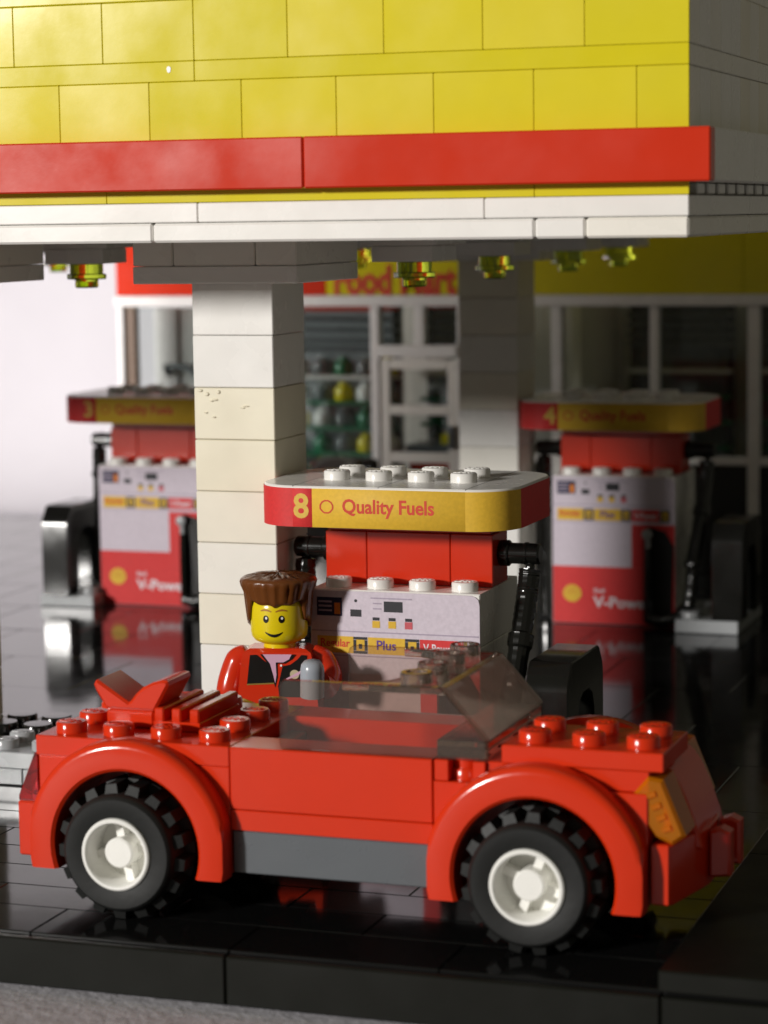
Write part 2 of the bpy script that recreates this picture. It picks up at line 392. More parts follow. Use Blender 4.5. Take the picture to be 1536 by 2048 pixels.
column(-14.05, 30, 'shaded brick column between the shop door and pump 4', 3)
column(-21.25, 6.36, 'white brick column at the left edge of the picture with grey island', 5)

# ------------------------------------------------------------------ pumps
def rrect(x0, x1, y0, y1, r, n=8):
    p = []
    for cx, cy, a0 in ((x1-r, y0+r, -90), (x1-r, y1-r, 0), (x0+r, y1-r, 90), (x0+r, y0+r, 180)):
        for i in range(n+1): a = R(a0+90*i/n); p.append((cx+r*math.cos(a), cy+r*math.sin(a)))
    return p
def scallop(cx, cz, r):
    p = []
    for i in range(29):
        a = R(-28+236*i/28); rr = r*(1+.055*abs(math.sin(3.5*R(236*i/28)*1.74))); p.append((cx+rr*math.cos(a), cz+rr*math.sin(a)*.95))
    p += [(cx-r*.62, cz-r*.75), (cx-r*.3, cz-r*.92), (cx+r*.3, cz-r*.92), (cx+r*.62, cz-r*.75)]
    return p
def flat(parent, name, mat, polys, y):
    g = G()
    for p in polys: g.prism(p, 'y', y-.006, y)
    return g.build(name, mat, parent)
def rect(x0, x1, z0, z1): return [(x0, z0), (x1, z0), (x1, z1), (x0, z1)]
def pump(x, y, num, label, bollard_side, hose_l=True):
    """local origin: front left floor corner of the white body; body 4 wide, 3 deep, 4.8 high"""
    t = thing('fuel_pump', label, 'fuel pump', (x, y, ZF), group='fuel pumps')
    for k in range(4):
        brick(t, 'body_brick', 0, 4, 0, 1, 1.2*k+.003, 1.2*k+1.2, 'white', .02, .005)
        brick(t, 'body_brick', 0, 4, 1, 3, 1.2*k+.003, 1.2*k+1.2, 'white', .02, .005)
    top = 4.8
    sp_ = brick(t, 'front_shelf', .001, 3.999, .02, .98, top-.1, top+.001, 'white', .01, .0)
    studs_on(sp_, [(i+.5, .5, top) for i in range(4)], 'white')
    for a, b in ((0, 1), (1, 3), (3, 4)): brick(t, 'red_brick', a, b, 1, 2.2, top, top+1.2, 'red', .02, .006)
    brick(t, 'neck_plate', .05, 3.95, 1.02, 2.18, top+1.2, top+1.52, 'red', .02, .004)
    # cap
    zb, zt = top+1.52, top+2.44
    ol = rrect(-1, 5, -1, 3, 1.0)
    cap = G().prism(ol, 'z', zb, zt, .03).build('cap', 'white', t, angle=40)
    for i in range(4):
        for j in range(2): stud(cap, i+.5, .5+j, zt, 'white')
    for xx in (0, 2, 4): G().box(xx-.006, xx+.006, -.99, 2.99, zt-.02, zt+.003, .001).build('joint', 'dgrey', cap)
    # paper band round the cap
    def band(name, mat, a, b, off=.018):
        o_ = rrect(-1-off, 5+off, -1-off, 3+off, 1.0+off, 10); i_ = rrect(-1-.004, 5+.004, -1-.004, 3+.004, 1.0+.004, 10)
        n = len(o_); seg = [i % n for i in range(a, b+1)]
        vv = []; ff = []
        for q in seg:
            for (px_, py_) in (o_[q], i_[q]):
                vv.append((px_, py_, zb+.01)); vv.append((px_, py_, zt-.05))
        m = len(seg)
        for i in range(m-1):
            A, B = 4*i, 4*i+4
            ff += [(A, B, B+1, A+1), (A+2, A+3, B+3, B+2), (A+1, B+1, B+3, A+3), (A, A+2, B+2, B)]
        ff += [(0, 1, 3, 2), (4*m-4, 4*m-2, 4*m-1, 4*m-3)]
        return vv, ff
    # ring indices: 0..10 right front corner, 11..21 right back, 22..32 left back, 33..43 left front, then along the front back to 0
    off = .018; yf = -1-off
    vv, ff = band('b', None, 0, 9); g = G().add(vv, ff); g.box(.46, 4.0, yf, -1.004, zb+.01, zt-.05, .0005); yb = g.build('band', 'p_yel', t, angle=50)
    vv, ff = band('b', None, 9, 43); g = G().add(vv, ff); g.box(0, .46, yf, -1.004, zb+.01, zt-.05, .0005); rb = g.build('band', 'p_red', t, angle=50)
    yy = yf-.004
    text(rb, 'number', num, .02 if num != '4' else -.0, zb+.2, yy, 'p_num', None, .56, .025)
    text(yb, 'lettering', 'Quality Fuels', 1.17, zb+.24, yy, 'p_txtred', 2.12, .42, .025)
    sc = scallop(.80, zb+.47, .16); si = scallop(.80, zb+.47, .125); m = len(sc)
    G().add([(p[0], yy, p[1]) for p in sc+si], [(i, (i+1) % m, m+(i+1) % m, m+i) for i in range(m)]).build('emblem', 'p_txtred', yb)
    # printed front sheet
    y0 = -.03
    pl = [(0.0, .02), (4.0, .02), (4.0, 4.55), (3.97, 4.68), (3.9, 4.74), (3.8, 4.77), (0.0, 4.77)]
    sh = G().prism(pl, 'y', y0, -.001, .006).build('panel', 'p_lav', t)
    f0 = y0-.002
    flat(sh, 'red_print', 'p_red', [rect(.01, 3.99, .03, 1.87), rect(2.6, 3.99, 1.872, 3.26)], f0)
    flat(sh, 'screen', 'p_navy', [rect(.16, .76, 4.2, 4.62)], f0)
    flat(sh, 'screen_mark', 'p_orange', [rect(.58, .72, 4.24, 4.5)], f0-.007)
    flat(sh, 'screen_text', 'p_line', [rect(.2, .52, 4.5-.1*i, 4.54-.1*i) for i in range(3)], f0-.007)
    flat(sh, 'display', 'p_dark', [rect(.96, 1.22, 4.2, 4.36), rect(1.76, 2.2, 4.33, 4.57), [(1.09+.035*math.cos(a*.6), 4.56+.035*math.sin(a*.6)) for a in range(10)]], f0)
    flat(sh, 'small_print', 'p_line', [rect(1.45, 2.42, 4.62, 4.65), rect(1.5, 1.7, 4.5, 4.53), rect(1.5, 1.7, 4.38, 4.41), rect(.02, 3.97, 3.84, 3.87), rect(.02, 3.97, 3.29, 3.315)], f0)
    flat(sh, 'button', 'p_yel', [rect(1.48, 1.66, 3.96, 4.12), rect(1.86, 2.04, 3.96, 4.12)], f0)
    flat(sh, 'button', 'p_pink', [rect(2.25, 2.43, 3.96, 4.12)], f0)
    flat(sh, 'button_slot', 'p_dark', [rect(1.49, 1.65, 4.13, 4.2), rect(1.87, 2.03, 4.13, 4.2), rect(2.26, 2.42, 4.13, 4.2)], f0)
    flat(sh, 'grade_label', 'p_yel', [rect(.16, 1.02, 3.36, 3.74), rect(1.37, 2.25, 3.36, 3.74)], f0)
    flat(sh, 'grade_label', 'p_red', [rect(2.6, 3.49, 3.36, 3.74)], f0)
    ic = []
    for a in (1.03, 2.26, 3.52):
        ic += [rect(a, a+.32, 3.68, 3.74), rect(a, a+.32, 3.36, 3.42), rect(a, a+.06, 3.43, 3.67), rect(a+.26, a+.32, 3.43, 3.67), rect(a+.12, a+.2, 3.47, 3.58)]
    flat(sh, 'grade_icon_ground', 'p_yel', [rect(a+.061, a+.259, 3.421, 3.679) for a in (1.03, 2.26, 3.52)], f0)
    flat(sh, 'grade_icon', 'p_dark', ic, f0-.007)
    text(sh, 'lettering', 'Regular', .24, 3.44, f0-.012, 'p_txtred', .7, .24, .02)
    text(sh, 'lettering', 'Plus', 1.58, 3.46, f0-.012, 'p_blue', .46, .22, .02)
    text(sh, 'lettering', 'V-Power', 2.68, 3.45, f0-.012, 'p_white', .74, .2, .02)
    text(sh, 'lettering', 'V-Power', 1.33, .55, f0-.012, 'p_white', 1.95, .36, .03)
    text(sh, 'lettering', 'Shell', 1.35, 1.03, f0-.012, 'p_white', .36, .14, .02)
    G().prism(scallop(.64, .98, .29), 'y', f0-.014, f0-.006).build('emblem', 'p_yel', sh)
    flat(sh, 'emblem_ray', 'p_red', [[(.64+.09*math.cos(R(a)), .86+.09*math.sin(R(a))), (.64+.25*math.cos(R(a-1.6)), .86+.34*math.sin(R(a-1.6))), (.64+.25*math.cos(R(a+1.6)), .86+.34*math.sin(R(a+1.6)))] for a in (35, 62, 90, 118, 145)], f0-.016)
    # nozzle in its black holster
    G().prism([(2.98, .12), (3.9, .12), (3.96, 2.6), (3.7, 3.05), (3.2, 3.2), (3.0, 3.1)], 'y', f0-.05, f0-.007, .01).build('holster', 'ink', t)
    nz = G().tube([(3.2, -.22, .2), (3.2, -.25, 1.2), (3.19, -.25, 2.1), (3.18, -.23, 2.55)], [.1, .13, .12, .1], 10).build('nozzle', 'black', t)
    G().lathe([(0, .03), (.13, .02), (.17, -.06), (.17, -.16), (.1, -.2), (0, -.2)], 14, 'y', (3.16, -.2, 3.0)).tube([(3.16, -.22, 2.95), (3.18, -.24, 2.6), (3.2, -.24, 2.3)], .085, 10).build('nozzle_head', 'lgrey', nz)
    # hose arms each side and ribbed hoses
    for sd in (-1, 1):
        xa = 0 if sd < 0 else 4
        zc = top+.72
        arm = G().cyl((min(xa, xa+sd*.95), 1.6, zc), .24, .95, 'x', 20, .04)
        arm.cyl((xa+sd*.62-.04, 1.6, zc), .262, .08, 'x', 20, .01); arm.cyl((min(xa, xa+sd*.24), 1.6, zc), .3, .24, 'x', 20, .03).build('hose_arm', 'black', t)
        xs = xa+sd*.72
        if sd > 0: path = [(xs, 1.6, zc-.1), (xs-.02, 1.5, zc-.5), (xs-.03, 1.3, zc-1.0), (xs-.06, .95, zc-1.8), (xs-.10, .6, zc-2.6), (xs-.2, .3, zc-3.4), (xs-.2, .05, zc-4.2), (xs-.25, -.1, zc-4.75), (xs-.6, -.24, .35), (3.6, -.26, .25), (3.2, -.22, .3)]
        else: path = [(xs, 1.6, zc-.1), (xs, 1.55, zc-.6), (xs+.03, 1.5, zc-1.3), (xs+.06, 1.4, zc-2.0), (xs+.1, 1.3, zc-2.8), (xs+.15, 1.2, zc-3.6), (xs+.2, 1.1, .1)]
        P = [Vector(p) for p in path]; pts = []; rr = []
        n = 16
        for i in range(len(P)-1):
            for k in range(n): pts.append(P[i].lerp(P[i+1], k/n))
        pts.append(P[-1])
        for i in range(len(pts)):
            q = i/(len(pts)-1)
            base_r = .10 if q < .06 else (.24 if q < .52 else .2)
            if .29 < q < .33 or .5 < q < .53: base_r = .29
            rr.append(base_r+random.uniform(-.007, .007))
        G().tube(pts, rr, 14).build('hose', 'black', t, angle=25)
    # grey base plates and the black loop block
    sx = 4.2 if bollard_side > 0 else -1.9
    bp = brick(t, 'side_plate', sx, sx+2.0, -.95, 3.0, .003, .42, 'lgrey', .02, .004)
    studs_on(bp, [(sx+(.4 if bollard_side > 0 else 1.6), -.4+k, .42) for k in range(3)], 'lgrey', False)
    return t
p8 = pump(-9.91, 5.67, '8', 'fuel pump with number 8, behind the toy figure and car', 1)
p4 = pump(-10.95, 30.1, '4', 'shaded fuel pump with number 4, at the right', 1)
p3 = pump(-27.0, 30.0, '3', 'fuel pump with number 3, at the left behind the column', -1)

def loop_block(x, y, label):
    t = thing('guard_loop', label, 'guard', (x, y, ZF+.43), group='black loop blocks beside the pumps')
    h = 3.05; d = 3.1
    out = [(0, 0), (0, h-.62), (.06, h-.42), (.35, h-.04), (.45, h), (d-.45, h), (d-.35, h-.04), (d-.06, h-.42), (d, h-.62), (d, 0)]
    inn = [(d-.85, 0), (d-.85, h-1.35), (d-1.0, h-1.0), (d-1.3, h-.85), (1.3, h-.85), (1.0, h-1.0), (.85, h-1.35), (.85, 0)]
    G().prism(out+inn, 'x', 0, .98, .03).build('loop', 'black', t)
loop_block(-4.65, 4.75, 'black loop block right of pump 8, just behind the car bonnet')
loop_block(-5.6, 29.2, 'black loop block right of pump 4 in the shade')
loop_block(-28.6, 28.7, 'black loop block left of pump 3 on grey plate')

# grey island by the left column
t = thing('island', 'low light grey studded island at the left behind the car tail', 'island', (-23.2, 4.7, ZF))
for x0, x1 in ((0, 6.35), (6.35, 7.2)): brick(t, 'plate', x0, x1, 0, 1.62, .003, .4, 'lgrey', .025, .008)
pl = brick(t, 'plate', 0, 7.2, 0, 1.62, .4, .8, 'lgrey', .025, .006)
studs_on(pl, [(i+.7, .5, .8) for i in range(7)]+[(i+.7, 1.3, .8) for i in range(7)], 'lgrey')
pk = brick(t, 'plate', 0, 7.2, 1.64, 4.6, .003, .62, 'lgrey', .025, .006)
studs_on(pk, [(6.7, 2.3, .62), (6.7, 3.3, .62)], 'lgrey')
for i, (a, b) in enumerate(((5.55, 2.4), (4.6, 2.4), (5.55, 3.4), (4.6, 3.4))): link('round_plate', stud_mesh('black', False), t, (a, b, .62)).scale = (1.25, 1.25, 1.7)

# ------------------------------------------------------------------ shop behind the pumps
Y0 = 42.0     # shop front
shop = thing('shop', 'shop with red and yellow sign, white window frames and glass door', 'shop', (0, Y0, ZF))
def z(v_): return v_-ZF
def sb(name, x0, x1, z0, z1, mat, y0=0, y1=.5, b=.03): return brick(shop, name, x0, x1, y0, y1, z(z0), z(z1), mat, b, .006)
for x0, x1 in ((-31.9, -27.9), (-27.9, -23.1)): sb('sign_board', x0, x1, -2.5, 1.2, 'red')
ys = [sb('sign_board', a, b_, -2.5, 1.2, 'yellow_dark') for a, b_ in ((-23.1, -15.1), (-15.1, -7.1), (-7.1, 1.0))]
text(ys[0], 'lettering', 'Food Mart', -22.75+19.1, -1.85, -.5*.5-.02, 'p_txtred', 4.85, 1.15, .035)
sb('beam', -31.95, 1.0, -2.92, -2.5, 'white', -.1, .6)
sb('corner_post', -31.9, -31.62, ZF+.01, -2.92, 'white'); sb('corner_post', -31.6, -31.15, ZF+.01, -2.92, 'brown', .1)
for a, b_ in ((-24.6, -24.2), (-21.35, -21.0), (-17.9, -17.5), (-14.25, -13.85), (-10.55, -10.2), (-6.95, -6.5), (-3, -2.6), (.6, 1.0)): sb('post', a, b_, ZF+.01, -2.92, 'white')
for a, b_ in ((-31.15, -24.6), (-24.2, -21.35), (-17.5, -14.25), (-13.85, -10.55), (-10.2, -6.95), (-6.5, -3), (-2.6, .6)):
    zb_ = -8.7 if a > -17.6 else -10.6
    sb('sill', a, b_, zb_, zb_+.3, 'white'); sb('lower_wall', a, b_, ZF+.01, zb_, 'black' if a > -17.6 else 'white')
    G().box(a, b_, .2, .26, z(zb_+.3), z(-2.92), .005).build('window_pane', 'pane', shop)
# the door with a two-pane light above
sb('transom_post', -19.6, -19.2, -4.38, -2.92, 'white'); sb('transom', -21.0, -17.9, -4.84, -4.38, 'white', -.05)
G().box(-20.98, -17.92, .2, .26, z(-4.38), z(-2.92), .005).build('window_pane', 'pane', shop)
door = link('door', None, shop, (-20.98, 0, 0)); door.empty_display_size = .01
for a, b_, c_, d_ in ((0, .38, ZF+.02, -4.9), (2.68, 3.06, ZF+.02, -4.9), (.38, 2.68, -5.3, -4.9), (.38, 2.68, -7.02, -6.66), (.38, 2.68, -8.85, -8.45), (.38, 2.68, ZF+.02, ZF+.9)):
    brick(door, 'rail', a, b_, .05, .35, z(c_), z(d_), 'white2', .03, .004)
G().box(.38, 2.68, .17, .22, z(ZF+.9), z(-5.3), .005).build('pane', 'pane', door)
brick(door, 'handle', 2.75, 2.95, -.2, .04, z(-8.3), z(-7.4), 'dgrey', .03, .004)
sb('back_wall', -31.9, 1.0, ZF+.01, 1.2, 'white2', 9.2, 9.7); sb('side_wall', .6, 1.0, ZF+.01, 1.2, 'white', .5, 9.2)
sb('partition', -14.3, -13.9, ZF+.01, -2, 'cream', 3, 9.2)

SHELF_Z = (6.95, 5.95, 4.95, 3.95, 2.95)
def shelf(x0, x1, y0, label, hdr=True, dark=False):
    t = thing('shop_shelf', label, 'shelf', (x0, Y0+y0, ZF+.005)); W = x1-x0
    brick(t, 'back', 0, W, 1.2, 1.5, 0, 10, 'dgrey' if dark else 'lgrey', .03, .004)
    if hdr: brick(t, 'header', 0, W, .2, 1.2, 9.45, 9.95, 'red', .03, .004)
    for zz in (9.0, 8.6, 8.2, 7.85): brick(t, 'grille', 0, W, .5, 1.19, zz, zz+.17, 'dgrey', .03, .004)
    for zz in SHELF_Z: brick(t, 'board', 0, W, .1, 1.19, zz-.16, zz, 'white' if zz > 6.5 else 'green', .03, .004)
    brick(t, 'plinth', 0, W, 0, 1.2, 0, .8, 'red', .03, .004)
    for xx in (0, W-.3): brick(t, 'upright', xx, xx+.3, 1.0, 1.19, .8, 10, 'black', .03, .002)
    return t
def bottle(x, y, zz, mat, label, k):
    t = G().lathe([(.34, 0), (.38, .05), (.38, .46), (.34, .53), (.2, .58), (.2, .72), (0, .74)], 16).build('bottle', mat, None, (x, Y0+y, ZF+.008+zz), angle=50)
    tag(t, label, 'bottle', k)
shelf(-26.0, -21.2, 2.0, 'shelf rack with red header behind the shop window beside the front column')
shelf(-20.9, -16.6, 4.4, 'shelf rack with red header seen through the shop door')
bm = ['white', 'clearbottle', 'green', 'clearbottle', 'yellow']
for zz, nm, sh_ in zip(SHELF_Z, ('top', 'second', 'third', 'fourth', 'lowest'), range(5)):
    for i in range(5):
        bottle(-25.2+.92*i, 2.55, zz, bm[(i+2*sh_) % 5], 'small bottle on the %s shelf beside the front column' % nm, 'bottles on the %s window shelf' % nm)
        bottle(-20.3+.82*i, 4.95, zz, bm[(2*i+sh_) % 5], 'small bottle on the %s shelf behind the shop door' % nm, 'bottles on the %s door shelf' % nm)
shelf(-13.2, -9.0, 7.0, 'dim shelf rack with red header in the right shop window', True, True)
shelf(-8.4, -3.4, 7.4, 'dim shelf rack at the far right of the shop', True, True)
t = thing('counter', 'dark red counter low behind the shop door', 'counter', (-20.6, Y0+2.2, ZF+.005))
brick(t, 'front', 0, 2.7, 0, 1.6, 0, 4.0, 'red', .03, .004); brick(t, 'top', -.1, 2.8, -.1, 1.7, 4.0, 4.3, 'dgrey', .03, .002)
t = thing('box', 'yellow block lying on the counter behind the door glass', 'block', (-19.3, Y0+2.3, ZF+4.31)); brick(t, 'block', 0, 1.5, 0, 1.0, 0, .42, 'yellow', .03, 0)
t = thing('till', 'small grey block standing behind the yellow block in the shop', 'till', (-18.4, Y0+3.1, ZF+4.31)); brick(t, 'block', 0, .7, 0, .6, 0, 1.2, 'lgrey', .03, 0); brick(t, 'screen', .05, .65, -.08, -.005, .6, 1.1, 'dgrey', .02, 0)
t = thing('red_bench', 'red flat bench low behind the left shop window', 'bench', (-24.1, Y0+.75, ZF+.005))
brick(t, 'seat', 0, 2.6, 0, 1.0, 3.3, 3.7, 'red', .03, 0); brick(t, 'leg', .1, .5, .1, .9, 0, 3.29, 'white', .03, 0); brick(t, 'leg', 2.1, 2.5, .1, .9, 0, 3.29, 'white', .03, 0)
# white cabinet and drinks tap in the left window
t = thing('cabinet', 'tall white cabinet inside the left shop window', 'cabinet', (-31.0, Y0+1.5, ZF+.005))
for a, b_ in ((0, 1.0), (1.05, 2.1), (2.15, 2.7)): brick(t, 'panel', a, b_, .1*(a > 1), 1.4, 0, 9.6, 'white', .03, .004)
t = thing('tap', 'grey bent bar sticking out in front of white cabinet', 'tap', (-30.4, Y0+1.1, ZF+7.3))
G().tube([(0, .39, -.3), (0, .1, 0), (.6, 0, .05), (1.0, 0, 0), (1.35, 0, -.3), (1.5, 0, -.7)], .12, 10).build('bar', 'dgrey', t)
t = thing('blue_cap', 'small blue rounded block in the left shop window above pump 3', 'block', (-29.1, Y0+.9, ZF+3.4))
G().lathe([(.6, 0), (.62, .9), (.5, 1.25), (.2, 1.4), (0, 1.42)], 18).build('dome', 'blue', t); G().box(-.75, .75, -.8, -.1, .85, .98, .03).build('peak', 'blue', t); G().box(-.4, .4, -.4, .4, -3.39, 0, .03).build('stand', 'dgrey', t)

# small grey motorbike parked before the shop
t = thing('motorbike', 'small grey toy motorbike parked before the shop, mostly behind pump 8 cap', 'motorbike', (-21.2, 37.2, ZF+.005))
G().prism([(-1.3, 2.4), (-1.0, 3.7), (-.3, 4.45), (.5, 4.5), (1.1, 4.0), (1.3, 3.2), (.9, 2.4)], 'y', -.6, .6, .15).build('fairing', 'lgrey', t)
G().tube([(1.0, -.8, 4.0), (1.2, -.3, 4.3), (1.2, .3, 4.3), (1.0, .8, 4.0)], .14, 10).lathe([(0, -.3), (.3, -.2), (.34, 0), (.3, .2), (0, .3)], 14, 'x', (1.6, -.2, 4.15)).build('handlebar', 'black', t)
G().box(-1.2, 1.2, -.35, .35, 1.1, 2.39, .1).build('frame', 'dgrey', t)
for xx in (-1.6, 1.6): G().lathe([(.6, -.3), (1.0, -.35), (1.12, -.2), (1.12, .2), (1.0, .35), (.6, .3)], 26, 'y', (xx, 0, 1.12), True).build('wheel', 'rubber', t)

# ------------------------------------------------------------------ the red car
# local: x 0 = rear of rear mudguard, y 0 = near side of the body, z 0 = floor
CX, CY = -11.87, -4.0
car = thing('toy_car', 'red open-top toy car with smoke-grey windscreen parked before pump 8', 'car', (CX, CY, ZF))
def cz(v_): return v_-ZF
TOP = cz(-9.73); HUBZ = cz(-11.34)
def arc(cx, cz_, r, a0, a1, n): return [(cx+r*math.cos(R(a0+(a1-a0)*i/n)), cz_+r*math.sin(R(a0+(a1-a0)*i/n))) for i in range(n+1)]
ZB = cz(-11.82)
def mudguard(x0, side):
    cx = x0+2.0
    # body web with the wheel opening, then the proud rounded arch in front of it
    a_in = math.degrees(math.asin((ZB-HUBZ)/1.5))
    inner = arc(cx, HUBZ, 1.5, a_in, 180-a_in, 26)
    y0, y1 = (.02, 1.0) if side < 0 else (3.0, 3.98)
    web = [(x0+.01, ZB+.05), (x0+.01, TOP), (x0+3.99, TOP), (x0+3.99, ZB+.05)]+[(p[0], max(p[1], ZB+.05)) for p in inner]
    mg = G().prism(web, 'y', y0, y1, .02)
    ao = math.degrees(math.asin((ZB-HUBZ)/2.1))
    ya, yb_ = (-.46, .02) if side < 0 else (3.98, 4.46)
    yo, yi = (ya, yb_) if side < 0 else (yb_, ya); sg = 1 if side < 0 else -1
    n = 40; v_ = []; f_ = []
    prof = [(1.5, 0), (1.5, .40), (1.56, .46), (1.93, .46), (2.02, .44), (2.07, .38), (2.09, .3), (2.09, 0)]
    m = len(prof)
    for i in range(n+1):
        q = i/n
        for r_, h in prof:
            a0_ = math.asin(max(-1, (ZB-HUBZ)/r_)); a = a0_+(math.pi-2*a0_)*q
            dx = r_*math.cos(a); dx = max(-1.995, min(1.995, dx))
            v_.append((cx+dx, yi-sg*h, HUBZ+r_*math.sin(a)))
    for i in range(n):
        for k in range(m): l = (k+1) % m; f_.append((i*m+k, (i+1)*m+k, (i+1)*m+l, i*m+l))
    f_ += [tuple(range(m)), tuple(range(n*m, n*m+m))]
    mg.add(v_, f_)
    o = mg.build('mudguard', 'carred', car, angle=40)
    return o
for x0 in (0, 8):
    for sd in (-1, 1):
        mo = mudguard(x0, sd)
        if x0 == 8: studs_on(mo, [(x0+.5, .5 if sd < 0 else 3.5, TOP)], 'carred', False)
# floor pan and inner structure
G().box(.6, 11.6, 1.02, 2.98, cz(-11.7), cz(-10.95), .03).build('chassis', 'dgrey', car)
G().box(.05, 3.95, 1.02, 2.98, cz(-10.94), TOP-.005, .02).build('tail_block', 'carred', car)
G().box(8.05, 11.95, 1.02, 2.98, cz(-10.94), TOP-.005, .02).build('nose_block', 'carred', car)
# doors: brick, plate and grey sill each side
DT = cz(-9.33)
for yA, yB in ((0, 1), (3, 4)):
    brick(car, 'door', 4, 8, yA, yB, DT-1.2, DT, 'carred', .022, .006)
    brick(car, 'door_plate', 4, 8, yA, yB, DT-1.6, DT-1.2, 'carred', .018, .004)
    brick(car, 'sill', 4.03, 7.98, yA+.02, yB-.02, DT-2.42, DT-1.6, 'dgrey', .022, .004)
G().box(4.05, 7.95, 1.02, 2.98, cz(-10.94), cz(-10.6), .02).build('cabin_floor', 'dgrey', car)
# rear deck
deck = brick(car, 'rear_deck', -.04, 4, .0, 4, TOP+.002, DT, 'carred', .02, .004)
studs_on(deck, [(.5+i, .5, DT) for i in range(4)]+[(3.5, 1.5+i, DT) for i in range(3)]+[(.5, 1.5, DT), (.5, 2.5, DT)]+[(.5+i, 3.5, DT) for i in range(3)], 'carred')
# grille: ribbed tile with ribs running across the car
gr = G().box(2.0, 2.98, 1.0, 2.98, DT+.002, DT+.18, .012)
for a in (2.02, 2.38, 2.76): gr.box(a, a+.2, 1.0, 2.98, DT+.16, DT+.44, .03)
gr.build('grille', 'carred', car)
# bow-shaped rear ornament: a curved block with two raised lobes
orn = brick(car, 'ornament_base', .96, 2.0, 1.05, 2.95, DT+.002, DT+.36, 'carred', .06, .004)
prof = [(.98, DT+.36), (.76, DT+.72), (.72, DT+.82), (.76, DT+.9)]+[(.80+.66*q, DT+.93-.42*q**1.0) for q in (0, .5, 1)]+[(1.50, DT+.53), (1.62, DT+.68), (1.78, DT+.82), (1.98, DT+.92), (2.2, DT+.98), (2.3, DT+.96), (2.32, DT+.88), (2.02, DT+.36)]
G().prism(prof, 'y', 1.02, 2.15, .05).build('ornament', 'carred', car, angle=28)
# hood
pl1 = brick(car, 'hood_plate', 9.0, 12, .12, 2.04, TOP+.002, DT, 'carred', .02, .004)
hood = brick(car, 'hood', 9.3, 12.28, 0.02, 2.05, DT+.002, cz(-8.98), 'carred', .022, .004)
studs_on(hood, [(9.8+i, .52+j, cz(-8.98)) for i in range(3) for j in range(2)], 'carred')
brick(car, 'cowl', 8.02, 8.3, .03, 3.97, TOP+.003, DT, 'carred', .02, .003); brick(car, 'cowl', 8.75, 9.0, .03, 3.97, TOP+.003, DT, 'carred', .02, .003)
# nose: curved slope, headlights, bumper
npf = [(11.98, cz(-10.95)), (11.98, cz(-9.4)), (12.08, cz(-9.42)), (12.2, cz(-9.52)), (12.34, cz(-9.72)), (12.48, cz(-10.02)), (12.6, cz(-10.34)), (12.7, cz(-10.62)), (12.76, cz(-10.9))]
G().prism(npf, 'y', 1.0, 3.0, .04).build('nose', 'carred', car)
for yA, yB, dx in ((.06, .98, 0), (3.02, 3.94, -.25)):
    hl = G().prism([(11.62+dx, cz(-9.85)), (11.98+dx, cz(-9.42)), (12.25+dx, cz(-9.46)), (12.66+dx, cz(-10.45)), (12.42+dx, cz(-10.63)), (12.1+dx, cz(-10.5))], 'y', yA, yB, .06)
    hl = hl.build('headlight', 'amberglass', car)
    rb_ = G()
    for k in range(4):
        q = .12+.22*k
        rb_.prism([(11.90+dx+.42*q, cz(-9.62)-.9*q), (12.06+dx+.42*q, cz(-9.55)-.9*q), (12.10+dx+.42*q, cz(-9.64)-.9*q), (11.94+dx+.42*q, cz(-9.71)-.9*q)], 'y', yA-.035, yA+.02, .008)
    rb_.build('lens_rib', 'amberglass', hl)
    G().prism([(11.95+dx, cz(-9.6)), (12.1+dx, cz(-9.62)), (12.4+dx, cz(-10.45)), (12.05+dx, cz(-10.55))], 'y', yA+.3, yB-.1, .02).build('headlight_block', 'carred', car)
bpl = [(12.06, 0), (12.36, 0), (12.44, .1), (12.72, 1.3), (12.78, 1.6), (12.78, 2.4), (12.72, 2.7), (12.44, 3.9), (12.36, 4), (12.06, 4)]
G().prism(bpl, 'z', cz(-11.72), cz(-10.62), .03).build('front_bumper', 'carred', car)
for yy in (1.45, 2.35):
    G().prism([(12.79, cz(-11.55)), (12.79, cz(-10.7)), (13.0, cz(-10.62)), (13.18, cz(-10.7)), (13.18, cz(-11.5))], 'y', yy, yy+.42, .05).build('tow_lug', 'red', car)
# rear: bumper and tail lights
brick(car, 'rear_bumper', -.48, 0.02, 0.02, 4, cz(-11.74), cz(-10.66), 'carred', .03, .004)
for yA, yB in ((.04, 1.0), (3.0, 3.96)):
    G().prism([(-.02, cz(-9.70)), (-.10, cz(-9.70)), (-.46, cz(-10.56)), (-.46, cz(-10.655)), (-.02, cz(-10.655))], 'y', yA, yB, .02).build('tail_light', 'redglass', car)
# windscreen
ws = link('windscreen', None, car, (0, 0, 0)); ws.empty_display_size = .01
WT, WB = cz(-8.02), DT+.004
for yA, yB in ((.05, .2), (3.8, 3.95)):
    p = [(5.04, WB), (5.0, WB+.06)]+[(5.0, WT-.14), (5.03, WT-.05), (5.1, WT)]+[(8.05, WT), (8.18, WT-.03), (8.98, cz(-8.93)), (9.0, WB+.1), (8.98, WB)]
    G().prism(p, 'y', yA, yB, .02).build('side_glass', 'smoke', ws)
G().prism([(8.10, WT-.0), (8.22, WT-.02), (9.04, cz(-8.95)), (8.92, cz(-8.98))], 'y', .205, 3.795, .012).build('front_glass', 'smokefront', ws)
